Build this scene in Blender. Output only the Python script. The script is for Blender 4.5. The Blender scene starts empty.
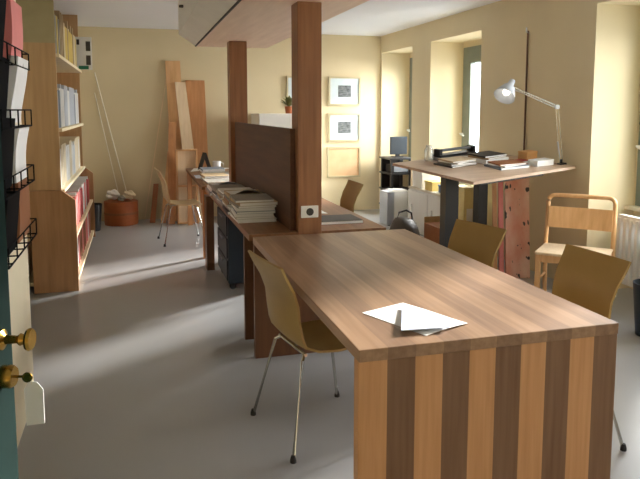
import bpy, bmesh, math, random
from mathutils import Vector, Matrix, Euler
random.seed(7)
S = bpy.context.scene; COL = S.collection
PI = math.pi

# ------------------------------------------------------------------ materials
def lin(c): return tuple(((v/255)/12.92 if v/255 <= .04045 else ((v/255+.055)/1.055)**2.4) for v in c) + (1,)
def new(name):
    m = bpy.data.materials.new(name); m.use_nodes = True
    nt = m.node_tree; return m, nt, nt.nodes['Principled BSDF']
def coat(nt, b, colA, colB, scale=(3,3,3), detail=4, bump=0.0, nscale=3.0):
    tc = nt.nodes.new('ShaderNodeTexCoord'); mp = nt.nodes.new('ShaderNodeMapping'); mp.inputs['Scale'].default_value = scale
    nz = nt.nodes.new('ShaderNodeTexNoise'); nz.inputs['Scale'].default_value = nscale; nz.inputs['Detail'].default_value = detail
    rp = nt.nodes.new('ShaderNodeValToRGB'); rp.color_ramp.elements[0].position = .3; rp.color_ramp.elements[1].position = .7
    rp.color_ramp.elements[0].color = lin(colA); rp.color_ramp.elements[1].color = lin(colB)
    L = nt.links.new
    L(tc.outputs['Object'], mp.inputs[0]); L(mp.outputs[0], nz.inputs['Vector']); L(nz.outputs[0], rp.inputs[0])
    if b: L(rp.outputs[0], b.inputs['Base Color'])
    if bump and b:
        bp = nt.nodes.new('ShaderNodeBump'); bp.inputs['Strength'].default_value = bump; bp.inputs['Distance'].default_value = .01
        L(nz.outputs[0], bp.inputs['Height']); L(bp.outputs[0], b.inputs['Normal'])
    return rp, mp
def mat(name, c, rough=.6, metal=0, var=6, nscale=6, bump=0, scale=(1,1,1), c2=None, ior=None):
    m, nt, b = new(name)
    a = tuple(max(0, v-var) for v in c); d = c2 or tuple(min(255, v+var) for v in c)
    coat(nt, b, a, d, scale, 4, bump, nscale)
    b.inputs['Roughness'].default_value = rough; b.inputs['Metallic'].default_value = metal
    return m
def wood(name, a, b_, axis='y', rough=.45, f=9):
    sc = {'x': (.6,f,f), 'y': (f,.6,f), 'z': (f,f,.6)}[axis]
    m, nt, b = new(name); coat(nt, b, a, b_, sc, 6, .05, 3)
    b.inputs['Roughness'].default_value = rough; return m
def striped(name, light, dark, n, axis, rough, grain):
    m, nt, b = new(name); N = nt.nodes.new; L = nt.links.new
    sc = {'y': (14,.7,14), 'z': (14,14,.7)}[grain]
    r1, mp = coat(nt, None, tuple(v-12 for v in light), tuple(min(255, v+10) for v in light), sc, 6, 0, 3)
    r2, _ = coat(nt, None, tuple(v-9 for v in dark), tuple(v+12 for v in dark), sc, 6, 0, 3)
    tc = N('ShaderNodeTexCoord'); sp = N('ShaderNodeSeparateXYZ'); L(tc.outputs['Generated'], sp.inputs[0])
    mu = N('ShaderNodeMath'); mu.operation = 'MULTIPLY'; mu.inputs[1].default_value = n; L(sp.outputs[axis], mu.inputs[0])
    fl = N('ShaderNodeMath'); fl.operation = 'FLOOR'; L(mu.outputs[0], fl.inputs[0])
    md = N('ShaderNodeMath'); md.operation = 'MODULO'; md.inputs[1].default_value = 2; L(fl.outputs[0], md.inputs[0])
    mx = N('ShaderNodeMix'); mx.data_type = 'RGBA'; L(md.outputs[0], mx.inputs[0]); L(r1.outputs[0], mx.inputs[6]); L(r2.outputs[0], mx.inputs[7])
    L(mx.outputs[2], b.inputs['Base Color']); b.inputs['Roughness'].default_value = rough
    return m
M = {}
M['wall'] = mat('yellow plaster', (219,204,168), .9, var=3, nscale=1.5, bump=.04)
M['ceiling'] = mat('white ceiling paint', (236,238,242), .9, var=2, nscale=1)
M['reveal'] = M['wall']
M['floor'] = mat('grey linoleum', (160,161,162), .30, var=4, nscale=1.2)
M['trimw'] = mat('off white trim', (225,218,200), .6)
M['winframe'] = mat('grey green window frame', (120,128,118), .5)
M['table_top'] = striped('striped planks with painted sheen', (148,116,88), (126,96,72), 10, 'X', .38, 'y')  # same planks as the front; stripe contrast softened in colour for gloss sheen
M['table_front'] = striped('striped front planks', (190,140,94), (114,82,56), 10, 'X', .45, 'z')
M['edge'] = wood('table edge wood', (166,130,94), (180,142,106), 'x')
M['dbrown'] = wood('dark brown wood', (74,42,24), (94,58,34), 'y', .6)
M['dbrownz'] = wood('dark brown upright', (90,56,34), (112,74,46), 'z')
M['column'] = wood('column wood', (132,86,52), (156,106,68), 'z', f=12)
M['desk'] = wood('desk wood', (120,80,48), (144,100,64), 'y')
M['hoodwood'] = wood('pale veneer', (222,198,176), (236,214,192), 'y', .5, 6)
M['hoodwhite'] = mat('white painted board', (226,226,218), .6, var=3)
M['pine'] = wood('pine board', (214,166,114), (232,188,138), 'z')
M['pine2'] = wood('pale pine', (226,200,164), (240,218,186), 'z')
M['pine3'] = wood('red pine', (186,130,84), (208,152,102), 'z')
M['birch'] = wood('bookcase wood', (182,146,102), (200,164,120), 'z')
M['birchdark'] = wood('bookcase wood low', (164,122,82), (188,144,102), 'z')
M['olive'] = mat('olive beige panel', (172,160,122), .7)
M['shelfw'] = mat('cream shelf', (236,222,186), .55)
M['shell'] = mat('olive yellow chair shell', (154,126,70), .42, var=5)
M['shell2'] = wood('light wood chair shell', (206,180,136), (220,196,152), 'x')
M['chrome'] = mat('chrome', (210,210,205), .22, 1, var=2)
M['rubber'] = mat('black rubber', (28,27,26), .7, var=3)
M['black'] = mat('black metal', (26,27,30), .45, var=3)
M['navy'] = mat('navy black cabinet', (24,36,46), .45, var=3)
M['white'] = mat('white plastic', (236,236,232), .5, var=2)
M['paper'] = mat('white paper', (240,240,238), .8, var=3)
M['paper2'] = mat('bluish printed paper', (196,204,222), .8, var=8, nscale=20)
M['grey'] = mat('light grey metal', (196,202,210), .5, var=3)
M['greyd'] = mat('mid grey plastic', (120,126,134), .5)
M['brass'] = mat('brass', (176,140,66), .25, 1, var=10)
M['green'] = mat('dark green paint', (12,32,28), .75, var=6)
M['blackcover'] = mat('matt black cover', (22,21,22), .9, var=3)
for q in ('green','blackcover'): M[q].node_tree.nodes['Principled BSDF'].inputs['Specular IOR Level'].default_value = .08
M['cream'] = mat('cream paint', (232,220,190), .6, var=3)
M['terra'] = mat('reddish brown wood', (170,92,46), .5, var=10)
M['pink'] = mat('pink cover', (226,134,130), .6)
M['red'] = mat('red cover', (160,44,40), .5)
M['brown'] = mat('brown cover', (150,96,60), .6)
M['orange'] = mat('orange wood box', (226,172,112), .6)
M['yellow'] = mat('yellow cover', (222,196,110), .6)
M['paleyel'] = mat('pale yellow file', (228,214,150), .6)
M['blue'] = mat('blue plastic', (50,92,140), .5)
M['bluegrey'] = mat('blue grey cover', (128,140,152), .6)
M['greyc'] = mat('grey cover', (150,146,136), .6)
M['tanc'] = mat('tan cover', (180,156,118), .6)
M['darkc'] = mat('dark cover', (62,58,54), .6)
M['greenc'] = mat('dark green', (30,110,80), .6)
M['photo'] = mat('grey photograph', (92,98,100), .6, var=40, nscale=14, scale=(1,1,3))
M['mount'] = mat('pale blue mount', (200,214,218), .7)
M['frame'] = mat('silver frame', (196,184,150), .4, .2)
M['peach'] = mat('peach print', (222,184,142), .7, var=6)
M['painted'] = mat('painted pink plank', (226,150,128), .6, var=20, nscale=5, c2=(240,208,190), scale=(1,1,.5))
m, nt, b = new('painted plank'); r1, _ = coat(nt, None, (222,140,116), (240,206,188), (1,1,.5), 4, 0, 6)
r2, _ = coat(nt, None, (0,0,0), (255,255,255), (2.2,2.2,1.3), 2, 0, 7); r2.color_ramp.elements[0].position = .365; r2.color_ramp.elements[1].position = .385
mx = nt.nodes.new('ShaderNodeMix'); mx.data_type = 'RGBA'; nt.links.new(r2.outputs[0], mx.inputs[0]); mx.inputs[6].default_value = lin((60,50,50)); nt.links.new(r1.outputs[0], mx.inputs[7])
nt.links.new(mx.outputs[2], b.inputs['Base Color']); M['painted'] = m
M['cork'] = mat('worn brown board', (176,132,98), .55, var=8, nscale=5)
M['board'] = wood('drawing board', (184,158,134), (202,176,152), 'x')
M['cord'] = mat('white cord', (236,230,215), .6)
m, nt, b = new('window glass'); nt.nodes.remove(b)
tr = nt.nodes.new('ShaderNodeBsdfTransparent'); gl = nt.nodes.new('ShaderNodeBsdfGlossy'); gl.inputs['Roughness'].default_value = .03
mx = nt.nodes.new('ShaderNodeMixShader'); mx.inputs[0].default_value = .07
nt.links.new(tr.outputs[0], mx.inputs[1]); nt.links.new(gl.outputs[0], mx.inputs[2]); nt.links.new(mx.outputs[0], nt.nodes['Material Output'].inputs[0])
M['glass'] = m
m, nt, b = new('drinking glass'); b.inputs['Base Color'].default_value = (.95,.97,.97,1); b.inputs['Roughness'].default_value = .05
b.inputs['Transmission Weight'].default_value = .8; M['clear'] = m
m, nt, b = new('lit bulb'); b.inputs['Emission Color'].default_value = (1,.9,.75,1); b.inputs['Emission Strength'].default_value = 1.6; M['bulb'] = m

# ------------------------------------------------------------------ mesh helpers
def B(): return bmesh.new()
def box(bm, x0, x1, y0, y1, z0, z1, mtx=None, bev=0):
    mm = Matrix.Translation(((x0+x1)/2, (y0+y1)/2, (z0+z1)/2)) @ Matrix.Diagonal((abs(x1-x0), abs(y1-y0), abs(z1-z0), 1))
    r = bmesh.ops.create_cube(bm, size=1, matrix=mm)
    vs = r['verts']
    if bev:
        es = list({e for v in vs for e in v.link_edges})
        q = bmesh.ops.bevel(bm, geom=es, offset=bev, segments=2, profile=.5, affect='EDGES')
        vs = list({v for f in q['faces'] for v in f.verts} | {v for v in vs if v.is_valid})
        # collect the whole island
        seen = set(vs); st = list(vs)
        while st:
            v = st.pop()
            for e in v.link_edges:
                w = e.other_vert(v)
                if w not in seen: seen.add(w); st.append(w)
        vs = list(seen)
    if mtx is not None: bmesh.ops.transform(bm, matrix=mtx, verts=vs)
    return bm
def bx(*a, **k): return box(B(), *a, **k)
def tube(bm, pts, r, n=8, closed=False):
    pts = [Vector(p) for p in pts]; rings = []
    N = len(pts)
    for i, p in enumerate(pts):
        a = pts[i-1] if (i > 0 or closed) else p; c = pts[(i+1) % N] if (i < N-1 or closed) else p
        t = (c-a).normalized(); up = Vector((0,0,1)) if abs(t.z) < .95 else Vector((1,0,0))
        u = t.cross(up).normalized(); v = t.cross(u).normalized()
        rr = r[i] if isinstance(r, (list, tuple)) else r
        rings.append([bm.verts.new(p + (u*math.cos(2*PI*k/n) + v*math.sin(2*PI*k/n))*rr) for k in range(n)])
    for i in range(N if closed else N-1):
        A, C = rings[i], rings[(i+1) % N]
        best = 0
        if closed and i == N-1:
            best = min(range(n), key=lambda s: (A[0].co - C[s].co).length)
        for k in range(n): bm.faces.new((A[k], A[(k+1) % n], C[(k+1+best) % n], C[(k+best) % n]))
    if not closed:
        bm.faces.new(rings[0][::-1]); bm.faces.new(rings[-1])
    return bm
def lathe(bm, prof, c=(0,0,0), n=24, mtx=None, caps=True):
    rings = []
    for r, z in prof: rings.append([bm.verts.new((c[0]+r*math.cos(2*PI*k/n), c[1]+r*math.sin(2*PI*k/n), c[2]+z)) for k in range(n)])
    for A, C in zip(rings, rings[1:]):
        for k in range(n): bm.faces.new((A[k], A[(k+1) % n], C[(k+1) % n], C[k]))
    if caps: bm.faces.new(rings[0][::-1]); bm.faces.new(rings[-1])
    if mtx is not None: bmesh.ops.transform(bm, matrix=mtx, verts=[v for R_ in rings for v in R_])
    return bm
def prism(bm, pts, axis, a, b_):
    def P(p, t): return {'x': (t, p[0], p[1]), 'y': (p[0], t, p[1]), 'z': (p[0], p[1], t)}[axis]
    A = [bm.verts.new(P(p, a)) for p in pts]; C = [bm.verts.new(P(p, b_)) for p in pts]
    bm.faces.new(A); bm.faces.new(C[::-1]); n = len(pts)
    for i in range(n): bm.faces.new((A[i], A[(i+1) % n], C[(i+1) % n], C[i]))
    return bm
def surf(rows, th):
    """closed slab from a grid of points, thickened along its normals"""
    bm = B(); G = [[Vector(p) for p in r] for r in rows]; nr, nc = len(G), len(G[0])
    def nrm(i, j):
        a = G[min(i+1,nr-1)][j]-G[max(i-1,0)][j]; c = G[i][min(j+1,nc-1)]-G[i][max(j-1,0)][j] if False else G[i][min(j+1,nc-1)]-G[i][max(j-1,0)]
        return a.cross(c).normalized()
    T = [[bm.verts.new(G[i][j]+nrm(i,j)*th/2) for j in range(nc)] for i in range(nr)]
    D = [[bm.verts.new(G[i][j]-nrm(i,j)*th/2) for j in range(nc)] for i in range(nr)]
    for i in range(nr-1):
        for j in range(nc-1):
            bm.faces.new((T[i][j],T[i+1][j],T[i+1][j+1],T[i][j+1])); bm.faces.new((D[i][j+1],D[i+1][j+1],D[i+1][j],D[i][j]))
    for i in range(nr-1):
        bm.faces.new((T[i][0],D[i][0],D[i+1][0],T[i+1][0])); bm.faces.new((T[i+1][-1],D[i+1][-1],D[i][-1],T[i][-1]))
    for j in range(nc-1):
        bm.faces.new((T[0][j+1],D[0][j+1],D[0][j],T[0][j])); bm.faces.new((T[-1][j],D[-1][j],D[-1][j+1],T[-1][j+1]))
    return bm
def wm(o):
    m = o.matrix_basis.copy()
    while o.parent: o = o.parent; m = o.matrix_basis @ m
    return m
def obj(name, bm, m, parent=None, local=False, smooth=False, keep=False):
    """one mesh object; coordinates are in the world unless local=True (then in the parent's space)"""
    if parent is not None and not local: bmesh.ops.transform(bm, matrix=wm(parent).inverted(), verts=bm.verts)
    bmesh.ops.recalc_face_normals(bm, faces=bm.faces)
    xs = [v.co for v in bm.verts]
    c = Vector(((min(v.x for v in xs)+max(v.x for v in xs))/2, (min(v.y for v in xs)+max(v.y for v in xs))/2, min(v.z for v in xs)))
    if keep: c = Vector((0,0,0))
    bmesh.ops.translate(bm, vec=-c, verts=bm.verts)
    if smooth:
        for f in bm.faces: f.smooth = True
    me = bpy.data.meshes.new(name); bm.to_mesh(me); bm.free()
    mt = M[m] if isinstance(m, str) else m
    me.materials.append(mt)
    o = bpy.data.objects.new(name, me); COL.objects.link(o); o.location = c
    if parent is not None: o.parent = parent
    if smooth:
        for p in me.polygons: p.use_smooth = True
        try:
            md = o.modifiers.new('split', 'EDGE_SPLIT'); md.split_angle = math.radians(40)
        except Exception: pass
    return o
def tag(o, label, cat, group=None, kind=None):
    if label: o['label'] = label
    if cat: o['category'] = cat
    if group: o['group'] = group
    if kind: o['kind'] = kind
    return o
def thing(name, label, cat, loc=(0,0,0), rz=0, group=None, rot=None):
    o = bpy.data.objects.new(name, None); COL.objects.link(o); o.empty_display_size = .1
    o.location = loc; o.rotation_euler = rot if rot else (0,0,rz)
    return tag(o, label, cat, group)
def struct(name, bm, m, parent=None, keep=True):
    o = obj(name, bm, m, parent, keep=keep)
    if parent is None: o['kind'] = 'structure'
    return o
def dup(root, loc, rot, label=None, group=None, mats=None):
    r = root.copy(); COL.objects.link(r); r.location = loc; r.rotation_euler = rot if isinstance(rot, tuple) else (0,0,rot)
    if label: r['label'] = label
    if group: r['group'] = group
    for ch in [c for c in COL.objects if c.parent == root]:
        c = ch.copy(); COL.objects.link(c); c.parent = r
        if mats and ch.name.split('.')[0] in mats:
            c.data = ch.data.copy(); c.data.materials[0] = M[mats[ch.name.split('.')[0]]]
        for g in [g for g in COL.objects if g.parent == ch]:
            d = g.copy(); COL.objects.link(d); d.parent = c
    return r

# ------------------------------------------------------------------ room
XR, XO, CE, YF, YB, XL, XL2 = 3.6, 4.05, 2.62, 9.3, -2.2, -.55, -.95
YE = 3.6
struct('floor', bx(XL2-.15, XO+.12, YB-.1, YF+.15, -.1, 0), 'floor')
struct('ceiling', bx(XL2-.15, XO+.12, YB-.1, YF+.15, CE, CE+.1), 'ceiling')
struct('wall_far', bx(XL2-.15, XO+.12, YF, YF+.15, 0, CE), 'wall')
struct('wall_back', bx(XL2-.15, XO+.12, YB-.15, YB, 0, CE), 'wall')
w = B(); box(w, XL2-.15, XL2, YE, YF, 0, CE); box(w, XL2-.15, XL, YB, -.42, 0, CE); box(w, XL2-.15, XL, .62, YE, 0, CE); box(w, XL2-.15, XL, -.42, .62, 2.12, CE)
struct('wall_left', w, 'cream')
struct('door_2', bx(XL2, XL2+.04, -.42, .62, 0, 2.12), 'cream')
NT = 2.37
niches = [(8.13, 9.25), (6.33, 7.57), (3.05, 4.52), (.35, 1.75), (-2.0, -.8)]
w = B(); prev = YB
for a, c in sorted(niches):
    box(w, XR, XO, prev, a, 0, CE); box(w, XR, XO, a, c, NT, CE); prev = c
box(w, XR, XO, prev, YF, 0, CE)
for a, c in sorted(niches):                                    # outer wall with window openings
    box(w, XO, XO+.12, a, c, 0, .72); box(w, XO, XO+.12, a, c, 2.3, NT)
    box(w, XO, XO+.12, a, a+.03, .72, 2.3); box(w, XO, XO+.12, c-.03, c, .72, 2.3)
struct('wall_right', w, 'wall')
for i, (a, c) in enumerate(sorted(niches, reverse=True)):
    r = B(); y0, y1 = a+.03, c-.03
    for (p, q, s, t) in ((y0,y1,.72,.81),(y0,y1,2.1,2.3),(y0,y0+.13,.81,2.1),(y1-.19,y1,.81,2.1),((y0+y1)/2-.045,(y0+y1)/2+.045,.81,2.1)):
        box(r, XO-.01, XO+.06, p, q, s, t)
    wf = struct('window_%d' % (i+1), r, 'winframe', keep=True)
    g = B(); box(g, XO+.02, XO+.028, y0+.13, (y0+y1)/2-.045, .81, 2.1); obj('pane', g, 'glass', wf)
    g = B(); box(g, XO+.02, XO+.028, (y0+y1)/2+.045, y1-.19, .81, 2.1); obj('pane', g, 'glass', wf)
    obj('window_sill', bx(XO-.09, XO+.02, a, c, .69, .718), 'trimw', wf)
    h = B(); tube(h, [(XO-.012, y1-.035, 1.22),(XO-.055, y1-.035, 1.22),(XO-.06, y1-.06, 1.21),(XO-.06, y1-.14, 1.20)], .011)
    obj('window_handle', h, 'white', wf, smooth=True)

# daylight: sky plus the bright sky outside each window
W = bpy.data.worlds.new('sky'); S.world = W; W.use_nodes = True
bg = W.node_tree.nodes['Background']; bg.inputs[0].default_value = (.80,.90,1,1); bg.inputs[1].default_value = 5.0
POW = [620, 320, 220, 120, 100]
for i, (a, c) in enumerate(sorted(niches, reverse=True)):
    l = bpy.data.lights.new('daylight', 'AREA'); l.shape = 'RECTANGLE'; l.size = 2.0; l.size_y = 1.8; l.energy = POW[i]; l.color = (1,.985,.96)
    o = bpy.data.objects.new('daylight', l); COL.objects.link(o); o.location = (XO+1.9, (a+c)/2, 2.3)
    d = Vector((-1,0,-.42)); o.rotation_euler = d.to_track_quat('-Z','Y').to_euler()

l = bpy.data.lights.new('low_sun', 'SUN'); l.energy = 26; l.angle = math.radians(8); l.color = (1,.97,.92)
o = bpy.data.objects.new('low_sun', l); COL.objects.link(o); o.location = (9,7,5); o.rotation_euler = Vector((-.86,-.50,-.24)).to_track_quat('-Z','Y').to_euler()

# ------------------------------------------------------------------ big striped table
t = thing('work_table', 'large wooden table with striped planks and solid striped end panels', 'table', (1.175,2.89,0))
obj('tabletop', bx(.675,1.675,1.91,3.865,.708,.75, bev=.003), 'table_top', t)
obj('end_panel', bx(.675,1.675,1.915,1.96,0,.708, bev=.002), 'table_front', t)
obj('end_panel', bx(.675,1.675,3.815,3.86,0,.708, bev=.002), 'dbrownz', t)
def sheet(name, pts, z, m, label, cat, curl=.004, parent=None, group=None):
    a, b_, c, d = [Vector(p+(z,)) for p in pts]; rows = []
    for i in range(9):
        row = []
        for j in range(9):
            u, v = i/8, j/8
            p = a.lerp(b_, u).lerp(d.lerp(c, u), v); p.z += curl*(math.sin(u*3.1)*v*v + .4*math.sin(v*4)**2*u)+.0006
            row.append(p)
        rows.append(row)
    o = obj(name, surf(rows, .0012), m, parent, smooth=True)
    return tag(o, label, cat, group) if label else o
sheet('paper_sheet', [(.815,2.275),(1.016,2.352),(1.141,2.05),(.94,1.975)], .7506, 'paper', 'white unfolded paper sheet lying under the leaflet on the striped table', 'paper')
LQ = [Vector(p) for p in [(0.982, 2.283, 0.0), (1.046, 2.149, 0.0), (1.04, 2.001, 0.0), (0.866, 2.018, 0.0)]]
rows = []
for i in range(9):
    u = i/8; rows.append([LQ[0].lerp(LQ[1], j/8).lerp(LQ[3].lerp(LQ[2], j/8), u)+Vector((0,0,.7585+.003*math.sin(u*2.6)+.002*u*u)) for j in range(9)])
t2 = obj('leaflet', surf(rows, .0025), 'paper2', smooth=True)
tag(t2, 'bluish printed leaflet folded on top of the white sheet on the striped table', 'leaflet')

# ------------------------------------------------------------------ shell chairs
PR = [(-.275,.850,.206,.006),(-.254,.80,.203,.008),(-.222,.735,.197,.011),(-.202,.665,.191,.014),(-.200,.59,.190,.018),(-.188,.52,.196,.018),(-.15,.468,.198,.012),(-.09,.45,.204,.006),(.0,.442,.206,.004),(.09,.446,.203,.003),(.16,.452,.196,.0),(.20,.448,.188,.0),(.222,.432,.18,0)]
def make_chair(label, cat='chair', m='shell', group=None):
    t = thing('shell_chair', label, cat, (0,0,0), 0, group)
    def grid(P):
        rows = []
        for x, z, hw, cv in P:
            r = []
            for k in range(-4, 5):
                s = k/4; r.append((x + (cv*s*s*1.3 if z > .5 else 0), hw*s, z + (cv*s*s if z <= .5 else 0)))
            rows.append(r)
        return rows
    obj('backrest', surf(grid(PR[:7]), .011), m, t, local=True, smooth=True)
    obj('seat', surf(grid(PR[6:]), .011), m, t, local=True, smooth=True)
    f = B(); tube(f, [(-.13,-.15,.428),(-.13,.15,.428)], .008); tube(f, [(.12,-.15,.428),(.12,.15,.428)], .008); tube(f, [(-.13,0,.428),(.12,0,.428)], .008)
    obj('seat_frame', f, 'chrome', t, local=True, smooth=True)
    for sx, sy in ((-1,1),(-1,-1),(1,1),(1,-1)):
        l = B(); tube(l, [(.13*sx if sx < 0 else .12, .13*sy, .43),(.15*sx,.16*sy,.41),(.235*sx,.245*sy,.012)], .0085)
        lg = obj('leg', l, 'chrome', t, local=True, smooth=True)
        k = B(); lathe(k, [(.014,0),(.014,.012),(.011,.022),(.009,.03)], (.237*sx,.247*sy,0), 12); 
        o = obj('foot_cap', k, 'rubber', t, local=True, smooth=True)
    return t
ch = make_chair('olive yellow shell chair at the left side of the striped table')
ch.location = (.81,2.89,0); ch.rotation_euler = (0,0,.18)
dup(ch, (1.82,2.53,0), PI+.06, 'olive yellow shell chair right of the striped table, the one nearer the camera')
dup(ch, (1.69,3.32,0), PI+.24, 'olive yellow shell chair right of the striped table, nearest the drawing table')
dup(ch, (1.71,5.72,0), PI+.0, 'olive shell chair at the right side of the desk beyond the near column')
dup(ch, (.50,7.62,0), .1, 'light wooden shell chair with thin metal legs before the leaning boards', mats={'backrest':'shell2','seat':'shell2'})

# ------------------------------------------------------------------ island: columns, panel, desks, soffit
struct('trim_1', bx(.978,1.132,3.935,4.10,.0,2.18, bev=.003), 'column')       # near post
S1 = COL.objects[-1]
t = bpy.data.objects['trim_1']
t.name = 'trim_1'
so = thing('power_socket', 'white power socket on the face of the near wooden column', 'socket', (1.052,3.935,.84))
obj('socket_plate', bx(.995,1.108,3.925,3.935,.842,.918, bev=.003), 'white', so)
k = B(); lathe(k, [(.024,0),(.024,.004),(.018,.005)], (0,0,0), 20, Matrix.Translation((1.052,3.9255,.88)) @ Matrix.Rotation(PI/2,4,'X')); obj('socket_hole', k, 'darkc', so)
struct('trim_2', bx(.90,1.07,6.34,6.50,0,2.18, bev=.003), 'column')
struct('trim_3', bx(.943,.976,4.0,6.34,.752,1.402), 'dbrown')
# soffit (hung box with slanted white flanks)
r = B()
x0,x1,zb = .64,1.39,2.18
prism(r, [(x0,zb+.006),(x1,zb+.006),(x1+.13,zb+.12),(x1+.13,CE),(x0-.17,CE),(x0-.17,zb+.12)], 'y', .9, 7.0)
so = struct('trim_4', r, 'hoodwhite')
obj('soffit_board', bx(x0,x1,.9,7.0,zb,zb+.012), 'hoodwood', so)
k = B(); box(k, x0-.006,x0+.006,.9,7.0,zb-.001,zb+.014); obj('edge_strip', k, 'darkc', so)
k = B(); lathe(k, [(.03,0),(.03,.02)], (x0-.18,6.3,2.47), 14); obj('cable_outlet', k, 'darkc', so)

d = thing('island_desk', 'brown wooden desk around the two columns, joined to the striped table', 'desk', (1.12,5.25,0))
k = B(); box(k, .665,1.575,3.94,6.55,.71,.75)
k.free(); k = B()
for a in ((.665,.936,3.94,6.55),(1.134,1.575,3.94,6.55),(.936,1.134,4.102,6.338),(.936,.976,3.94,4.102)): box(k, a[0],a[1],a[2],a[3],.71,.75)
obj('tabletop', k, 'desk', d)
obj('end_panel', bx(.67,.93,4.16,4.20,0,.71), 'dbrownz', d)
obj('end_panel', bx(1.13,1.57,4.16,4.20,0,.71), 'dbrownz', d)
obj('end_panel', bx(.63,.70,6.12,6.30,0,.71), 'dbrownz', d)
obj('end_panel', bx(1.13,1.57,6.2,6.24,0,.71), 'dbrownz', d)
c = thing('drawer_pedestal', 'dark navy drawer pedestal on castors under the island desk', 'cabinet', (.95,5.7,0))
obj('body', bx(.73,1.12,5.38,6.02,.055,.66, bev=.006), 'navy', c)
for z0 in (.08,.27,.46):
    dr = obj('drawer', bx(.717,.73,5.40,6.00,z0,z0+.17, bev=.003), 'navy', c)
    obj('handle', bx(.707,.717,5.6,5.82,z0+.13,z0+.145), 'greyd', dr)
for px, py in ((.77,5.42),(.77,5.98),(1.08,5.42),(1.08,5.98)):
    k = B(); lathe(k, [(.027,-.012),(.027,.012)], (0,0,0), 14, Matrix.Translation((px,py,.0275)) @ Matrix.Rotation(PI/2,4,'X')); box(k, px-.012,px+.012,py-.01,py+.01,.04,.056)
    obj('castor', k, 'rubber', c)
d = thing('rear_desk', 'farther desk with a pale cluttered top behind the island desk', 'desk', (1.1,7.7,0))
obj('tabletop', bx(.64,1.55,6.62,8.75,.715,.75), 'desk', d)
for px, py in ((.68,6.68),(.68,8.69),(1.5,6.68),(1.5,8.69)):
    obj('leg', bx(px-.03,px+.03,py-.03,py+.03,0,.715), 'pine3', d)

# magazines / paper piles: cover > pages
def make_mag(name, label, cat, w, l, th, m, loc, rz=0, group=None, rot=None):
    t = thing(name, label, cat, loc, rz, group, rot)
    k = B(); box(k, -w/2,w/2,-l/2,l/2,0,.0012); box(k, -w/2,w/2,-l/2,l/2,th-.0012,th); box(k, -w/2,-w/2+.0015,-l/2,l/2,.0012,th-.0012)
    obj('cover', k, m, t, local=True); obj('pages', bx(-w/2+.0015,w/2-.004,-l/2+.003,l/2-.003,.0012,th-.0012), 'paper', t, local=True)
    return t
proto = {}
def mag(name, label, cat, w, l, th, m, loc, rz, group=None):
    key = (name,w,l,th,m)
    if key in proto:
        o = dup(proto[key], loc, rz, label); 
        if group: o['group'] = group
        elif 'group' in o: del o['group']
    else:
        o = proto[key] = make_mag(name, label, cat, w, l, th, m, loc, rz, group)
    return o
cols = {'greyc':'grey','paper':'white','tanc':'tan','bluegrey':'blue-grey','darkc':'dark','brown':'brown'}
piles = [  # x, y, seed colours, pile description
 (.80,4.55,['paper','greyc','paper','bluegrey','paper','greyc','tanc','greyc'], 'nearest pile on the island desk'),
 (.79,4.93,['darkc','greyc','paper','tanc','brown','greyc','tanc'], 'second nearest pile on the island desk'),
 (.79,5.30,['greyc','paper','bluegrey','tanc','greyc','paper'], 'middle pile on the island desk'),
 (.79,5.67,['greyc','paper','darkc','greyc','greyc'], 'second farthest pile on the island desk'),
 (.79,6.04,['greyc','bluegrey','paper','greyc'], 'farthest pile on the island desk'),
 (.84,7.18,['greyc','paper','tanc'], 'near pile on the rear desk'),
 (.93,7.58,['paper','greyc'], 'middle pile on the rear desk'),
 (.90,8.0,['tanc','paper','bluegrey'], 'far pile on the rear desk'),
 (.82,6.72+.06,['tanc','greyc'], 'nearest pile on the rear desk')]
for pi, (x, y, cl, desc) in enumerate(piles):
    z = .7505
    for i, cm in enumerate(cl):
        th = .022 if i % 2 == 0 else .015
        n = {0:'undermost', len(cl)-1:'topmost'}.get(i, 'number %d from the bottom' % (i+1))
        pos = 'undermost' if i == 0 else 'topmost' if i == len(cl)-1 else ('directly above the undermost' if i == 1 else 'directly below the topmost' if i == len(cl)-2 else 'in the middle')
        same = pos == 'in the middle' or cl.count(cm) > 1
        lab = '%s magazine, %s in the %s' % (cols[cm], pos, desc)
        grp = ('%s magazines in the middle of the %s' % (cols[cm], desc)) if pos == 'in the middle' and sum(1 for j in range(2, len(cl)-2) if cl[j] == cm) > 1 else None
        mag('magazine', lab, 'magazine', .27, .345, th, cm, (x+random.uniform(-.012,.012), y+random.uniform(-.015,.015), z), random.uniform(-.06,.06), grp)
        z += th + .0006
    top = z
    if pi in (1, 4): sheet('paper_sheet', [(x-.12,y+.11),(x+.09,y+.15),(x+.12,y-.13),(x-.10,y-.15)], top+.001, 'paper', 'curled white paper sheet lying on the ' + desc, 'paper', .035)
# right side of island desk
sheet('paper_sheet', [(1.14,4.9),(1.36,4.9),(1.37,4.6),(1.14,4.6)], .7505, 'paper', 'white paper sheet right of the near column on the island desk', 'paper')
sheet('paper_sheet', [(1.18,5.3),(1.42,5.35),(1.44,5.0),(1.2,4.97)], .7505, 'paper2', 'bluish paper sheet behind the white one on the right of the island desk', 'paper')
mag('portfolio', 'flat dark portfolio lying right of the near column on the island desk', 'portfolio', .27, .36, .02, 'darkc', (1.31,4.28,.7505), -PI/2)
sheet('paper_sheet', [(.66,8.25),(.74,8.7),(1.3,8.65),(1.25,8.58)], .7508, 'paper', 'white paper strip along the far end of the rear desk', 'paper', .001)
sheet('paper_sheet', [(.655,7.42),(.66,7.78),(.755,7.78),(.75,7.42)], .7508, 'paper2', 'bluish paper sheet at the left edge of the rear desk', 'paper', .001)
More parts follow.
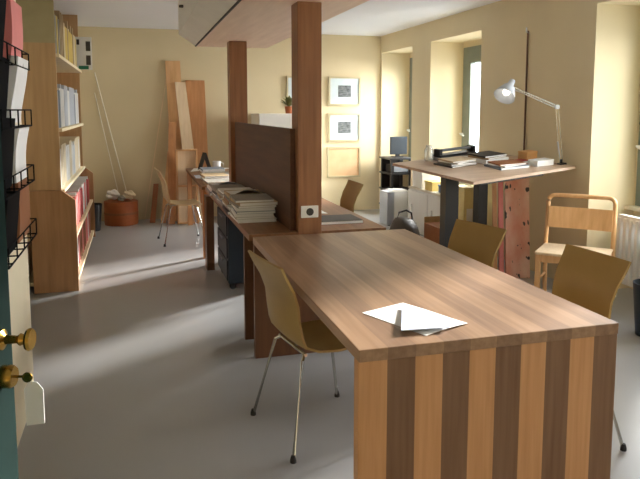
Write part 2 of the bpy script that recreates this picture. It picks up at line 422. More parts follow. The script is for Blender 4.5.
# mug and tent calendar
mg = thing('mug', 'small clear glass mug standing on the rear desk', 'mug', (1.0,8.35,.7505))
k = B(); lathe(k, [(.045,0),(.05,.01),(.052,.12),(.046,.12),(.044,.012)], (0,0,0), 24); obj('body', k, 'white', mg, local=True, smooth=True)
k = B(); tube(k, [(.05,0,.1),(.08,0,.095),(.09,0,.06),(.075,0,.03),(.05,0,.025)], .006); obj('handle', k, 'white', mg, local=True, smooth=True)
tc = thing('tent_calendar', 'black tent-shaped desk calendar standing at the far end of the rear desk', 'calendar', (.86,8.45,.7505), .3)
k = B(); prism(k, [(-.075,0),(-.07,0),(.004,.22),(0,.225)], 'y', -.06,.06); prism(k, [(.075,0),(.07,0),(-.004,.22),(0,.225)], 'y', -.06,.06); obj('cover', k, 'darkc', tc, local=True)
obj('base_card', bx(-.07,.07,-.06,.06,0,.003), 'paper', tc, local=True)

# ------------------------------------------------------------------ far wall: pictures, white cupboard
def picture(x0,x1,z0,z1,label,mnt='mount',img='photo',fr='frame',inner=True,yy=YF):
    p = thing('framed_picture', label, 'picture', ((x0+x1)/2,yy,z0))
    k = B(); f = .025
    for a in ((x0,x1,z0,z0+f),(x0,x1,z1-f,z1),(x0,x0+f,z0+f,z1-f),(x1-f,x1,z0+f,z1-f)): box(k, a[0],a[1],yy-.03,yy,a[2],a[3])
    obj('frame', k, fr, p); obj('mount', bx(x0+f,x1-f,yy-.016,yy,z0+f,z1-f), mnt, p)
    if inner: 
        w_, h_ = x1-x0, z1-z0
        obj('print', bx(x0+w_*.3,x1-w_*.3,yy-.019,yy-.016,z0+h_*.3,z1-h_*.3), img, p)
picture(2.775,3.275,1.585,2.01,'topmost of the three framed pictures in a column on the far wall')
picture(2.775,3.275,1.05,1.47,'middle of the three framed pictures in a column on the far wall')
picture(2.76,3.28,.51,.97,'lowest framed picture on the far wall with plain peach print','peach',None,'frame',False)
picture(2.14,2.58,1.55,2.01,'framed picture on the far wall mostly hidden behind the near column')
wc = thing('white_cupboard', 'white cupboard against the far wall, its top showing above the dark panel', 'cupboard', (2.0,8.9,0))
obj('body', bx(1.62,2.46,8.7,YF-.002,0,1.47, bev=.005), 'white', wc)
for a, c in ((1.63,2.035),(2.045,2.45)):
    dd = obj('door', bx(a,c,8.685,8.7,.05,1.44), 'white', wc); obj('handle', bx((a+c)/2-.05,(a+c)/2+.05,8.672,8.685,1.2,1.215), 'chrome', dd)
pl = thing('potted_plant', 'small olive green plant on top of the white cupboard', 'plant', (2.1,8.95,1.4705))
k = B(); lathe(k, [(.05,0),(.065,.1),(.058,.1),(.05,.02)], (0,0,0), 18); obj('pot', k, 'terra', pl, local=True)
M['leaf'] = mat('olive leaf', (110,112,60), .6)
k = B()
for i in range(16):
    a = i*2.4; el = .5+.06*i; R_ = Matrix.Translation((0,0,.09)) @ Matrix.Rotation(a,4,'Z') @ Matrix.Rotation(-el,4,'Y')
    vs = [k.verts.new(R_ @ Vector(p)) for p in ((0,0,0),(.06,.028,.004),(.13,.022,0),(.17,0,-.01),(.13,-.022,0),(.06,-.028,.004))]
    k.faces.new(vs)
obj('leaves', k, 'leaf', pl, local=True)

# ------------------------------------------------------------------ basket, poles, leaning boards at far wall
bk = thing('round_box', 'round reddish brown wooden box on the floor by the far wall', 'box', (-.2,9.03,0))
k = B(); lathe(k, [(.215,0),(.22,.02),(.22,.31),(.2,.31),(.195,.03)], (0,0,0), 32); obj('body', k, 'terra', bk, local=True, smooth=True)
k = B(); lathe(k, [(.222,.0),(.224,.02),(.222,.03)], (0,0,.14), 32); obj('band', k, 'brown', bk, local=True)
k = B(); lathe(k, [(.198,0),(.198,.02)], (0,0,.295), 32); obj('lid', k, 'terra', bk, local=True)
def crumple(name, c, r, m, label, cat, sq=.7):
    k = B(); bmesh.ops.create_icosphere(k, subdivisions=3, radius=r)
    for v in k.verts:
        n = math.sin(v.co.x*40/r*.1+1)*math.cos(v.co.y*55/r*.1)+math.sin(v.co.z*60/r*.1+v.co.x*30/r*.1)
        v.co *= 1+.13*n; v.co.z *= sq
    bmesh.ops.translate(k, vec=c, verts=k.verts); return tag(obj(name, k, m), label, cat)
crumple('paper_bundle', (-.30,9.03,.40), .088, 'paper', 'crumpled white paper bundle on the left in the round box', 'paper')
crumple('paper_bundle', (-.09,9.02,.39), .08, 'cream', 'crumpled cream paper bundle on the right in the round box', 'paper')
crumple('paper_bundle', (-.19,8.885,.365), .05, 'greyc', 'small grey paper bundle at the front of the round box', 'paper')
k = B(); tube(k, [(-.12,9.262,.0),(-.13,9.262,.4),(-.49,9.285,2.02)], .008); tag(obj('pole', k, 'cord', smooth=True), 'longer thin white pole leaning up the far wall behind the round box', 'pole')
k = B(); tube(k, [(-.22,9.268,.0),(-.24,9.268,.4),(-.50,9.285,1.75)], .006); tag(obj('pole', k, 'cord', smooth=True), 'shorter thin white pole leaning up the far wall behind the round box', 'pole')
def plank(name, xb, xt, yb, h, w, th, m, label, wt=None, yt=None):
    """plank leaning on the far wall: bottom centre xb,yb; top centre xt at height h"""
    yt = YF-.01-th if yt is None else yt
    k = B(); wt = wt or w
    A = [(xb-w/2,yb,0),(xb+w/2,yb,0),(xb+w/2,yb+th,0),(xb-w/2,yb+th,0)]; C = [(xt-wt/2,yt,h),(xt+wt/2,yt,h),(xt+wt/2,yt+th,h),(xt-wt/2,yt+th,h)]
    a = [k.verts.new(p) for p in A]; c = [k.verts.new(p) for p in C]
    k.faces.new(a[::-1]); k.faces.new(c)
    for i in range(4): k.faces.new((a[i],a[(i+1)%4],c[(i+1)%4],c[i]))
    return tag(obj(name, k, m), label, 'board')
plank('leaning_board', .60,.53,9.02,2.19,.20,.03,'pine','tallest light board leaning on the far wall', None, 9.255)
plank('leaning_board', .87,.83,9.10,1.93,.26,.03,'pine3','wide reddish board with a frame edge leaning right of the tallest board')
plank('leaning_board', .78,.62,8.86,1.9,.17,.03,'pine2','pale board crossing in front of the tallest board', .14, 9.17)
plank('leaning_board', .44,.50,8.80,1.35,.10,.03,'pine3','narrow brown board leaning at the left of the board stack', None, 9.12)
plank('leaning_board', .34,.47,8.92,.95,.07,.025,'pine','short slat at the left end of the board stack')
plank('leaning_board', .20,.27,8.98,.50,.07,.025,'brown','shortest dark slat between the round box and the board stack')
plank('leaning_stick', .10,.46,9.22,2.05,.012,.012,'pine2','thin pale stick leaning against the tallest board', .012, 9.26)
cr = thing('wooden_crate', 'small pine crate standing on end before the leaning boards', 'crate', (.66,8.8,0))
k = B()
for a in ((.52,.80,8.77,8.85,0,.02),(.52,.80,8.77,8.85,.98,1.0),(.52,.54,8.77,8.85,.02,.98),(.78,.80,8.77,8.85,.02,.98),(.54,.78,8.77,8.85,.5,.52)): box(k, *a)
obj('body', k, 'pine', cr); obj('back_panel', bx(.54,.78,8.838,8.85,.02,.98), 'pine2', cr)

# ------------------------------------------------------------------ bookcase on the left
bc = thing('bookcase', 'tall wooden bookcase with deeper base along the left wall', 'bookcase', (-.75,6.95,0))
Y0, Y1, XB = 5.74, 8.2, -.93
obj('side_panel', bx(XB,-.60,Y0,Y0+.03,.86,2.06), 'birch', bc)
tag(obj('top_side_panel', bx(XB,-.60,Y0,Y0+.03,2.06,CE-.005), 'olive', bc), 'olive beige upper side', None)
k = B(); prism(k, [(XB+.09,0),(-.49,0),(-.49,.77),(-.60,.86),(XB+.09,.86)], 'y', Y0-.02, Y0+.02); obj('base_side_panel', k, 'birchdark', bc)
obj('side_panel', bx(XB,-.60,Y1-.03,Y1,.86,CE-.005), 'birch', bc)
k = B(); prism(k, [(XB,0),(-.49,0),(-.49,.77),(-.60,.86),(XB,.86)], 'y', Y1-.03, Y1); obj('base_side_panel', k, 'birchdark', bc)
obj('back_panel', bx(XB,XB+.012,Y0+.03,Y1-.03,.05,CE-.01), 'birch', bc)
for z in (.83,1.34,1.95): obj('shelf', bx(XB+.012,-.575,Y0+.03,Y1-.03,z,z+.028), 'shelfw', bc)
obj('shelf', bx(XB+.012,-.50,Y0+.03,Y1-.03,.05,.08), 'shelfw', bc); obj('shelf', bx(XB+.012,-.5,Y0+.03,Y1-.03,.43,.455), 'shelfw', bc)
obj('plinth', bx(-.54,-.52,Y0+.02,Y1-.03,0,.05), 'birchdark', bc)
bproto = {}
def book(kind, m, h, th, dep, x, y, z, lab, grp):
    key = (kind,m,h,th)
    if key not in bproto:
        t = thing(kind, lab, kind.replace('_',' '), (x,y,z), 0, grp)
        k = B(); box(k, -dep,0,0,.003,0,h); box(k, -dep,0,th-.003,th,0,h); box(k, -.004,0,.003,th-.003,0,h); obj('cover', k, m, t, local=True)
        obj('pages', bx(-dep+.004,-.004,.003,th-.003,.006,h-.006), 'paper', t, local=True)
        bproto[key] = t; return t
    t = dup(bproto[key], (x,y,z), 0, lab); t['group'] = grp; return t
rowspec = [
 (1.978, .60, 'ring_binder', [('yellow','yellow',.34),('tanc','tan',.42),('shelfw','cream',.36),('greyc','grey',.33),('yellow','yellow',.34)], 'top shelf', .055, .07),
 (1.368, .60, 'ring_binder', [('white','white',.34),('grey','pale grey',.38),('white','white',.34),('bluegrey','blue-grey',.32)], 'second shelf', .05, .065),
 (.858, .60, 'ring_binder', [('white','white',.33),('cream','cream',.36),('white','white',.33),('grey','pale grey',.30)], 'third shelf', .05, .065),
 (.455, .52, 'magazine_file', [('pink','pink',.28),('paper','white',.30),('red','red',.27)], 'lower shelf', .05, .08),
 (.08, .52, 'magazine_file', [('brown','brown',.28),('paper','white',.30),('pink','pink',.27)], 'bottom shelf', .06, .08)]
for z, xf, kind, cl, where, tmin, tmax in rowspec:
    y = Y0+.035; i = 0
    while y < Y1-.2:
        run = random.choice(cl); th = tmin if run[2] > .335 else tmax
        if run[0] == 'white' or run[0] == 'paper': th = tmin
        book(kind, run[0], run[2], th, .25, -xf-.012-(.006*(i % 2)), y, z+.0005, '%s %s standing on the %s of the tall bookcase' % (run[1], kind.replace('_',' '), where), '%s %ss on the %s' % (run[1], kind.replace('_',' '), where))
        y += th+.0015; i += 1
for n_, y in (('nearest', 6.9),('farthest',7.9)): pass
sg = thing('notice_sign', 'white notice card with black marks and green strip at the bookcase end', 'sign', (-.54,8.1,1.95))
obj('card', bx(-.635,-.45,8.1,8.115,1.985,2.36), 'white', sg)
k = B()
for a in ((2.04,2.15),(2.20,2.31)): box(k, -.515,-.465,8.096,8.1,a[0],a[1])
box(k, -.615,-.585,8.096,8.1,2.27,2.33); obj('black_mark', k, 'darkc', sg); obj('green_strip', bx(-.60,-.49,8.096,8.1,1.99,2.03), 'greenc', sg)
obj('bracket', bx(-.64,-.59,8.115,8.17,1.99,2.30), 'white', sg)
bb = thing('waste_bin', 'slim black bin on the floor beyond the bookcase', 'bin', (-.53,8.6,0))
k = B(); lathe(k, [(.08,0),(.11,.34),(.104,.34),(.076,.01)], (-.53,8.6,0), 20); obj('body', k, 'black', bb)

# ------------------------------------------------------------------ magazine rack on the left wall
rk = thing('wall_magazine_rack', 'black wire magazine rack hung on the left wall', 'rack', (XL,2.87,.95))
k = B()
for y in (2.55,2.87,3.19): tube(k, [(XL+.012,y,.93),(XL+.012,y,2.4)], .008)
for z in (.95,1.20,1.45,1.70):
    tube(k, [(XL+.012,2.52,z),(XL+.10,2.52,z),(XL+.10,3.22,z),(XL+.012,3.22,z)], .0035)
    tube(k, [(XL+.012,2.52,z+.07),(XL+.10,2.52,z+.07),(XL+.10,3.22,z+.07),(XL+.012,3.22,z+.07)], .003)
    for y in (2.52,2.7,2.87,3.04,3.22): tube(k, [(XL+.10,y,z),(XL+.10,y,z+.07)], .003)
    for y in (2.6,2.74,2.87,3.0,3.12): tube(k, [(XL+.012,y,z),(XL+.10,y,z)], .003)
obj('frame', k, 'blackcover', rk)
obj('back_plate', bx(XL+.001,XL+.012,2.50,3.24,.93,2.40), 'blackcover', rk)
rackm = [(2.70,.957,'blackcover','dark booklet in the lowest pocket of the wall rack',.06),
 (3.04,.957,'brown','reddish brown booklet in the lowest pocket of the wall rack',.03),
 (2.70,1.207,'blackcover','dark grey curled magazine in the second lowest pocket of the wall rack',.05),
 (3.04,1.207,'paper','white curled magazine in the second lowest pocket of the wall rack',.05),
 (2.70,1.457,'blackcover','charcoal magazine in the second highest pocket of the wall rack',.03),
 (3.04,1.457,'paper','white folded newspaper in the second highest pocket of the wall rack',.04),
 (2.70,1.707,'blackcover','dark magazine in the highest pocket of the wall rack',.028),
 (3.04,1.707,'pink','pink newspaper in the highest pocket of the wall rack',.035)]
for i, (y, z, m_, lab, th) in enumerate(rackm):
    rows = []
    for a in range(9):
        u = a/8; row = []
        for c in range(5):
            v = c/4-.5
            row.append(((XL+.045+.025*u if y < 2.8 else XL+.05+.025*u+.010*math.sin(u*3+i)), y+v*.27, z+.012+u*(.23+.02*(i % 3))))
        rows.append(row)
    k = surf(rows, th)
    tag(obj('magazine', k, m_, smooth=True), lab, 'magazine')

# ------------------------------------------------------------------ green door with brass knob, key and tag
dr = thing('door_1', None, None, (-.50,.60,0)); dr['kind'] = 'structure'
dv = Vector((-.268,1.49,0))-Vector((-.50,.62,0)); dl = dv.length; da = math.atan2(dv.y, dv.x)
dr.rotation_euler = (0,0,da); dr.location = (-.50,.62,0)
obj('door_leaf', bx(0,dl,0,.042,.01,2.06), 'green', dr, local=True)
obj('door_panel', bx(.14,dl-.14,-.008,0,1.15,1.95), 'green', dr, local=True)
obj('door_panel', bx(.14,dl-.14,-.008,0,.12,.78), 'green', dr, local=True)
RX = Matrix.Rotation(PI/2,4,'X')
k = B(); lathe(k, [(.022,0),(.022,.006),(.010,.012),(.008,.035),(.013,.042),(.010,.052)], (0,0,0), 20, Matrix.Translation((dl-.05,0,1.045)) @ RX)
kn = obj('door_knob', k, 'brass', dr, local=True, smooth=True)
k = B(); lathe(k, [(.012,0.052),(.022,.056),(.024,.061),(.021,.066)], (0,0,0), 20, Matrix.Translation((dl-.05,0,1.045)) @ RX); obj('knob_disc', k, 'brass', dr, local=True, smooth=True)
k = B(); lathe(k, [(.024,0),(.024,.02),(.02,.026)], (0,0,0), 20, Matrix.Translation((dl-.05,0,.965)) @ RX); obj('lock_cylinder', k, 'brass', dr, local=True, smooth=True)
ky = thing('key', 'small key in the lock of the green door with paper tag', 'key', (0,0,0)); ky.matrix_basis = Matrix.Translation((-.50,.62,0)) @ Matrix.Rotation(da,4,'Z') @ Matrix.Translation((dl-.05,-.026,.965))
k = B(); tube(k, [(0,.003,0),(0,-.018,0)], .003); lathe(k, [(.011,-.0015),(.011,.0015)], (0,0,0), 16, Matrix.Translation((0,-.026,-.002)) @ Matrix.Rotation(PI/2,4,'Y')); obj('key_body', k, 'brass', ky, local=True)
k = B(); tube(k, [(0,-.03,0),(.004,-.034,-.01),(.004,-.032,-.02)], .001); obj('string', k, 'cord', ky, local=True)
k = B(); prism(k, [(-.056,-.105),(-.018,-.11),(-.016,-.03),(-.026,-.012),(-.044,-.014),(-.056,-.03)], 'x', .004,.0055); obj('paper_tag', k, 'paper', ky, local=True)

# ------------------------------------------------------------------ drawing table with clutter
A_, B_, C_ = Vector((2.13,5.25,1.058)), Vector((2.425,4.325,.985)), Vector((3.555,4.645,1.05))
ex = (C_-B_); LX = ex.length; ex.normalize(); ey = (A_-B_); ey = (ey-ex*ey.dot(ex)); LY = ey.length; ey.normalize(); ez = ex.cross(ey)
TM = Matrix(((ex.x,ey.x,ez.x,B_.x),(ex.y,ey.y,ez.y,B_.y),(ex.z,ey.z,ez.z,B_.z),(0,0,0,1)))
dt = thing('drawing_table', 'height adjustable drawing table with black legs and a slightly tilted wooden top', 'table', (2.85,4.95,0))
obj('tabletop', box(B(), 0,LX,0,LY,-.022,0, mtx=TM), 'board', dt)
for q in (.12,LY-.2): obj('under_beam', box(B(), .2,LX-.25,q,q+.05,-.07,-.023, mtx=TM), 'black', dt)
L1, L2 = (2.55,4.95), (3.045,5.30)
for (lx, ly, q) in (L1+(.06,), L2+(.045,)):
    obj('leg', bx(lx-q,lx+q,ly-.05,ly+.05,.03,.99), 'black', dt)
    obj('foot', bx(lx-q,lx+q,ly-.34,ly+.34,0,.03), 'black', dt)
k = B(); tube(k, [(L1[0],L1[1],.35),(L2[0],L2[1],.35)], .025); obj('crossbar', k, 'black', dt)
def on(name, label, cat, x, y, rz=0, lift=.0006):
    t = thing(name, label, cat)
    t.matrix_basis = TM @ Matrix.Translation((x,y,lift)) @ Matrix.Rotation(rz,4,'Z'); return t
E_ = [  # papers and magazines on the drawing table: x,y,w,l,th,mat,rz,label
 (.40,.62,.30,.22,.012,'darkc',.06,'dark flat folder left of the white pad on the drawing table'),
 (.60,.86,.42,.18,.03,'greyc',.02,'grey book at the back of the drawing table under the black cutter'),
 (.68,.30,.30,.22,.018,'bluegrey',-.12,'blue-grey booklet near the front of the drawing table'),
 (.76,.60,.30,.24,.035,'paper',.06,'thick white paper pad in the middle of the drawing table'),
 (.92,.36,.12,.10,.025,'red',.0,'dark red book beside the white carton on the drawing table')]
for (x,y,w_,l_,th,m_,rz,lab) in E_:
    o = make_mag('book' if 'book' in lab else 'folder', lab, 'book' if 'book' in lab else 'folder', w_, l_, th, m_, (0,0,0)); o.matrix_basis = TM @ Matrix.Translation((x,y,.0006)) @ Matrix.Rotation(rz,4,'Z')
    if m_ == 'paper':
        for j in range(2):
            o2 = make_mag('folder', ['brown folder stacked on the white pad on the drawing table','dark folder topmost on the white pad on the drawing table'][j], 'folder', w_*.9, l_*.9, .014, ['tanc','darkc'][j], (0,0,0)); o2.matrix_basis = TM @ Matrix.Translation((x,y,.0366+.0150*j)) @ Matrix.Rotation(rz+(.10,-.06)[j],4,'Z')
for (x, y, th, m_, lab) in ((.40,.60,.016,'greyc','grey folder on the dark flat folder left of the white pad'),(.41,.61,.012,'paper','white pad on the grey folder at the left of the drawing table'),(.40,.60,.010,'tanc','tan folder topmost of the left stack on the drawing table')):
    lift = {'greyc':.0132,'paper':.0300,'tanc':.0426}[m_]
    o = make_mag('folder', lab, 'folder', .26, .20, th, m_, (0,0,0)); o.matrix_basis = TM @ Matrix.Translation((x,y,lift)) @ Matrix.Rotation({'greyc':-.12,'paper':.2,'tanc':-.05}[m_],4,'Z')
for (th, m_, lift, rz, lab) in ((.010,'paper',.0192,.05,'white booklet on the blue-grey booklet of the drawing table'),(.012,'brown',.0298,-.2,'brown booklet topmost of the front stack on the drawing table')):
    o = make_mag('booklet', lab, 'booklet', .26, .18, th, m_, (0,0,0)); o.matrix_basis = TM @ Matrix.Translation((.68,.30,lift)) @ Matrix.Rotation(rz,4,'Z')
cu = on('paper_cutter', 'black bar-shaped paper cutter on the grey book of the drawing table', 'cutter', .62,.86,.02,.0312)
k = B(); box(k, -.22,.22,-.05,.05,0,.02); box(k, -.22,-.19,-.04,.04,.02,.07); box(k, .19,.22,-.04,.04,.02,.07); obj('base', k, 'black', cu, local=True)
k = B(); tube(k, [(-.2,0,.055),(.2,0,.055)], .013); obj('rail', k, 'greyd', cu, local=True)
jr = on('glass_jar', 'small glass jar at the back left of the drawing table', 'jar', .33,.88,0)
k = B(); lathe(k, [(.035,0),(.04,.01),(.04,.1),(.028,.12),(.028,.14),(.024,.14),(.024,.12),(.035,.1),(.035,.012)], (0,0,0), 20); obj('body', k, 'clear', jr, local=True, smooth=True)
ob = on('wooden_box', 'small orange wooden box at the back of the drawing table', 'box', 1.085,.43,.0)
obj('body', bx(-.065,.065,-.05,.05,0,.065), 'orange', ob, local=True); obj('lid', bx(-.068,.068,-.053,.053,.066,.08), 'orange', ob, local=True)
wb = on('white_carton', 'flat white carton near the right corner of the drawing table', 'carton', .985,.20,-.05)
obj('body', bx(-.095,.095,-.05,.05,0,.036), 'white', wb, local=True); obj('lid', bx(-.098,.098,-.053,.053,.0365,.048), 'paper', wb, local=True)

# desk lamp: clamp near the right corner
def at_y(u, v, Y):
    f, cx, cy = 650., 320., 178.3; ya, p = math.radians(15.9), math.radians(6)
    F = Vector((math.sin(ya)*math.cos(p), math.cos(ya)*math.cos(p), -math.sin(p))); R = Vector((math.cos(ya), -math.sin(ya), 0)); U = R.cross(F)
    d = F+R*((u-cx)/f)-U*((v-cy)/f); return Vector((0,0,1.52))+d*(Y/d.y)
base = TM @ Vector((LX-.035,.12,0))
bp = Vector((base.x, base.y, base.z))
lp = thing('desk_lamp', 'silver articulated desk lamp clamped to the right corner of the drawing table', 'lamp', bp)
k = B(); box(k, LX-.06,LX+.014,.10,.14,.001,.012, mtx=TM); box(k, LX+.003,LX+.014,.10,.14,-.055,.001, mtx=TM); box(k, LX-.05,LX+.003,.10,.14,-.055,-.046, mtx=TM); lathe(k, [(.012,.01),(.012,.045)], (LX-.035,.12,0), 12, TM); obj('clamp', k, 'black', lp)
elbow = at_y(557,107,4.74); head = at_y(511,87,4.70); b0 = bp+Vector((0,0,.04))
def twin(a, b_, off, name):
    k = B(); d = (b_-a).normalized(); s = d.cross(Vector((0,1,0))).normalized()*off
    tube(k, [a+s,b_+s*.8], .0045); tube(k, [a-s,b_-s*.8], .0045); return obj(name, k, 'chrome', lp, smooth=True)
twin(b0, elbow, .014, 'lower_arm'); twin(elbow, head, .01, 'upper_arm')
k = B(); tube(k, [b0+Vector((-.012,0,.02)), b0.lerp(elbow,.35)+Vector((-.02,0,0))], .006); obj('spring', k, 'grey', lp)
k = B(); lathe(k, [(.02,-.012),(.02,.012)], (0,0,0), 14, Matrix.Translation(elbow) @ RX); obj('joint', k, 'grey', lp)
dirv = (Vector((-.62,-.35,-.72))).normalized(); Q = dirv.to_track_quat('Z','Y').to_matrix().to_4x4()
top = head+Vector((.0,0,.03))
k = B(); lathe(k, [(.022,-.03),(.026,0),(.03,.03),(.05,.05),(.078,.12),(.088,.15),(.085,.15),(.074,.12),(.046,.054),(.02,.034)], (0,0,0), 24, Matrix.Translation(top) @ Q, caps=False); obj('lamp_shade', k, 'grey', lp, smooth=True)
k = B(); lathe(k, [(.012,.03),(.016,.06),(.03,.09),(.03,.11),(.015,.13),(.003,.134)], (0,0,0), 18, Matrix.Translation(top) @ Q); obj('bulb', k, 'bulb', lp, smooth=True)
# thin rod on wall
rd = thing('wall_rod', 'long thin dark rod hanging vertically on the right wall behind the lamp', 'rod', (3.585,5.45,1.08))
k = B(); tube(k, [(3.586,5.45,1.08),(3.586,5.45,2.26)], .009); obj('rod', k, 'dbrownz', rd); k = B(); tube(k, [(3.6,5.45,2.24),(3.57,5.45,2.25),(3.57,5.45,2.29)], .008); obj('hook', k, 'white', rd)

# leaning painted planks below the drawing table
def lean(name, xb, yb, xt, yt, h, w, th, m, label, az):
    k = B(); dx, dy = math.cos(az)*w/2, math.sin(az)*w/2; nx, ny = -math.sin(az)*th, math.cos(az)*th
    A = [(xb-dx,yb-dy,0),(xb+dx,yb+dy,0),(xb+dx+nx,yb+dy+ny,0),(xb-dx+nx,yb-dy+ny,0)]; C = [(xt-dx,yt-dy,h),(xt+dx,yt+dy,h),(xt+dx+nx,yt+dy+ny,h),(xt-dx+nx,yt-dy+ny,h)]
    a = [k.verts.new(p) for p in A]; c = [k.verts.new(p) for p in C]; k.faces.new(a[::-1]); k.faces.new(c)
    for i in range(4): k.faces.new((a[i],a[(i+1)%4],c[(i+1)%4],c[i]))
    return obj(name, k, m)
o = lean('painted_plank', 3.31,5.06,3.38,5.24,1.03,.22,.03,'painted','',-.25)
tag(o, 'wide plank painted pink and white with dark marks under the drawing table', 'board')
tag(lean('narrow_plank', 3.168,5.10,3.235,5.28,1.03,.04,.03,'pink','',-.25), 'narrow pinkish plank left of the wide painted plank', 'board')
tag(lean('narrow_plank', 3.118,5.12,3.18,5.30,1.0,.035,.03,'pine3','',-.25), 'narrow reddish brown plank left of the pinkish one', 'board')

# ------------------------------------------------------------------ natural wood chair by the third window
wcn = thing('wooden_chair', 'light natural wood chair with rounded open backrest by the radiator', 'chair', (3.24,4.20,0), -.80)
Wd = .50/2
k = B()
def rrect(x0_,x1_,z0_,z1_,r,yf):
    pts = []
    for cx_, cz_, a0 in ((x1_-r,z1_-r,0),(x0_+r,z1_-r,PI/2)):
        for s in range(6): a = a0+s*PI/10; pts.append((cx_+r*math.cos(a), yf(cz_+r*math.sin(a)), cz_+r*math.sin(a)))
    return pts
yb_ = lambda z: .17+(z-.45)*.18 if z > .45 else .17+(.45-z)*.06
arch = [(Wd,yb_(0),0),(Wd,yb_(.45),.45)]+rrect(-Wd,Wd,.5,.835,.05,yb_)+[(-Wd,yb_(.45),.45),(-Wd,yb_(0),0)]
tube(k, arch, .017, 10); obj('back_frame', k, 'pine', wcn, local=True, smooth=True)
k = B()
for z0, z1 in ((.58,.745),): 
    rows = [[(x_, yb_(z)-.02+.02*(1-(x_/Wd)**2), z) for x_ in [(-1+i/4)*(Wd-.012) for i in range(9)]] for z in (z0,(z0+z1)/2,z1)]
obj('backrest', surf(rows, .014), 'pine', wcn, local=True, smooth=True)
obj('seat', bx(-Wd-.005,Wd+.005,-.24,.16,.43,.452, bev=.008), 'pine2', wcn, local=True)
k = B(); box(k, -Wd,Wd,-.21,-.19,.37,.43); box(k, -Wd+.0,-Wd+.02,-.19,.15,.37,.43); box(k, Wd-.02,Wd,-.19,.15,.37,.43); obj('seat_frame', k, 'pine', wcn, local=True)
for s in (-1,1): obj('leg', bx(s*(Wd-.02)-.019,s*(Wd-.02)+.019,-.23,-.192,0,.43, bev=.004), 'pine', wcn, local=True)
k = B(); tube(k, [(-Wd,-.2,.2),(-Wd,.17,.2)], .009); tube(k, [(Wd,-.2,.2),(Wd,.17,.2)], .009); obj('stretcher', k, 'pine', wcn, local=True)

# radiator
ra = thing('radiator', 'white ribbed radiator under the window behind the wooden chair', 'radiator', (3.85,3.7,.14))
n = 19
for i in range(n):
    y = 3.14+i*(4.28-3.14)/(n-1)
    k = B(); box(k, 3.70,3.77,y-.017,y+.017,.16,.67, bev=.008); obj('rib', k, 'white', ra)
k = B(); box(k, 3.71,3.76,3.12,4.30,.64,.69); box(k, 3.71,3.76,3.12,4.30,.14,.19); obj('header', k, 'white', ra)
k = B(); tube(k, [(3.74,4.29,.17),(3.74,4.33,.17),(3.74,4.33,.0)], .012); obj('pipe', k, 'white', ra); k = B(); tube(k, [(3.74,3.12,.17),(3.74,3.09,.17),(3.74,3.09,.0)], .012); obj('pipe', k, 'white', ra)
k = B(); box(k, 3.77,XO,3.3,3.34,.5,.54); box(k, 3.77,XO,4.0,4.04,.5,.54); obj('bracket', k, 'white', ra)
wb = thing('waste_bin', 'dark blue waste bin on the floor at the right edge of the picture', 'bin', (3.33,3.50,0))
k = B(); lathe(k, [(.095,0),(.125,.36),(.118,.36),(.09,.012)], (0,0,0), 24); obj('body', k, 'navy', wb, local=True, smooth=True)

# ------------------------------------------------------------------ niche and under-table equipment
eq = thing('black_stand', 'black equipment stand in the farthest window niche', 'stand', (3.72,8.95,0))
k = B()
for a in ((3.56,3.60,8.75,8.79,0,.82),(3.86,3.90,8.75,8.79,0,.82),(3.56,3.60,9.1,9.14,0,.82),(3.86,3.90,9.1,9.14,0,.82)): box(k, *a)
obj('frame', k, 'black', eq)
for z in (.1,.34,.58,.80): obj('shelf', bx(3.54,3.92,8.73,9.16,z,z+.025), 'black', eq)
obj('back_panel', bx(3.56,3.9,9.14,9.15,.1,.8), 'black', eq)
mo = thing('monitor', 'small dark grey monitor on top of the black stand', 'monitor', (3.73,8.95,.8255))
obj('screen', bx(3.60,3.86,8.86,8.90,.87,1.13, bev=.005), 'navy', mo); obj('base', bx(3.66,3.80,8.86,9.0,.826,.84), 'black', mo); obj('neck', bx(3.70,3.76,8.90,8.93,.84,.95), 'black', mo)
dv_ = thing('recorder', 'black box device on the middle shelf of the black stand', 'device', (3.73,8.95,.6055)); obj('body', bx(3.61,3.85,8.78,9.08,.606,.72, bev=.004), 'black', dv_); obj('front_plate', bx(3.62,3.84,8.772,8.78,.62,.71), 'greyd', dv_)
pc = thing('computer_tower', 'pale grey computer tower with darker ribbed left part on the floor', 'computer', (3.33,8.05,0))
obj('case', bx(3.26,3.50,7.88,8.2,.01,.455, bev=.006), 'white', pc); k = B()
for i in range(9): box(k, 3.165+i*.0105,3.17+i*.0105,7.88,8.16,.02,.44)
box(k, 3.165,3.26,7.895,8.16,.01,.445); obj('side_grille', k, 'grey', pc)
k = B(); 
for a in (3.2,3.45): box(k, a-.015,a+.015,7.9,8.15,0,.012)
obj('foot', k, 'rubber', pc)
cb = thing('low_cabinet', 'low white cabinet in the middle window niche behind the drawing table', 'cabinet', (3.6,6.95,0))
obj('body', bx(3.30,3.95,6.35,7.5,.02,.55, bev=.004), 'white', cb); obj('top', bx(3.29,3.96,6.34,7.51,.55,.57), 'trimw', cb); obj('plinth', bx(3.34,3.93,6.4,7.46,0,.02), 'darkc', cb)
for y in (6.37,6.94): 
    dd = obj('door', bx(3.285,3.30,y,y+.55,.04,.53), 'white', cb); obj('handle', bx(3.272,3.285,y+.42,y+.44,.22,.36), 'chrome', dd)
def carton(name, label, cat, x0,x1,y0,y1,z0,z1,m,lm=None):
    t = thing(name, label, cat, ((x0+x1)/2,(y0+y1)/2,z0)); h = z1-z0
    obj('body', bx(x0,x1,y0,y1,z0,z0+h*.8, bev=.003), m, t); obj('lid', bx(x0-.004,x1+.004,y0-.004,y1+.004,z0+h*.8+.0005,z1), lm or m, t); return t
carton('storage_box','white storage box with dark label on the low cabinet','box',3.32,3.56,7.16,7.44,.5705,.78,'white')
ol = COL.objects[-2]
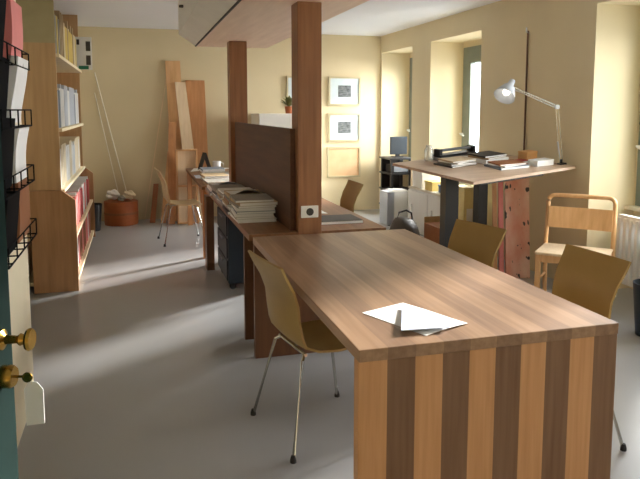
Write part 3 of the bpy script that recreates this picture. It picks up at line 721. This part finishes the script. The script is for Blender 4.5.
carton('storage_box','yellow box on the low cabinet beside the white storage box','box',3.33,3.50,6.9,7.1,.5705,.68,'yellow')
carton('storage_box','blue box on the low cabinet behind the black table leg','box',3.36,3.56,6.6,6.8,.5705,.66,'blue')
carton('storage_box','small white box at the near end of the low cabinet','box',3.40,3.60,6.38,6.55,.5705,.80,'white')
ff = thing('file_folder', 'pale yellow upright file standing before the low cabinet', 'file', (3.37,6.2,0))
obj('body', bx(3.26,3.40,6.0,6.3,.0,.72, bev=.003), 'paleyel', ff); obj('spine_label', bx(3.29,3.36,5.997,6.0,.35,.5), 'paper', ff)
cbx = thing('cardboard_box', 'brown cardboard box on the floor behind the drawing table legs', 'box', (2.98,5.95,0))
obj('body', bx(2.86,3.22,5.75,6.1,0,.36), 'brown', cbx); k = B(); box(k, 2.86,3.22,5.75,5.755,.36,.40); box(k, 2.86,3.22,6.095,6.1,.36,.42); obj('flap', k, 'tanc', cbx)
bag = thing('grey_bag', 'dark grey bag slumped on the floor left of the black table leg', 'bag', (2.75,6.05,0))
k = B(); bmesh.ops.create_icosphere(k, subdivisions=3, radius=.2)
for v in k.verts:
    v.co.z = max(v.co.z*1.15, -.2); v.co.x *= .85; v.co *= 1+.05*math.sin(v.co.x*25+v.co.z*18)
    v.co.z = max(v.co.z, -.19)
bmesh.ops.translate(k, vec=(2.68,6.2,.19), verts=k.verts); obj('body', k, 'darkc', bag, smooth=True)
k = B(); tube(k, [(2.60,6.2,.39),(2.62,6.2,.46),(2.70,6.2,.48),(2.76,6.2,.45),(2.77,6.2,.38)], .01); obj('handle', k, 'black', bag, smooth=True)

# ------------------------------------------------------------------ camera and view
cam = bpy.data.cameras.new('camera'); co = bpy.data.objects.new('camera', cam); COL.objects.link(co)
co.location = (0,0,1.52); co.rotation_euler = (math.radians(84),0,math.radians(-15.9))
cam.sensor_width = 36; cam.lens = 650/640*36; cam.shift_y = -(239.5-178.3)/640; cam.clip_start = .05
S.camera = co
S.view_settings.view_transform = 'Standard'; S.view_settings.look = 'None'; S.view_settings.gamma = 1; S.view_settings.use_curve_mapping = False
S.view_settings.exposure = .4
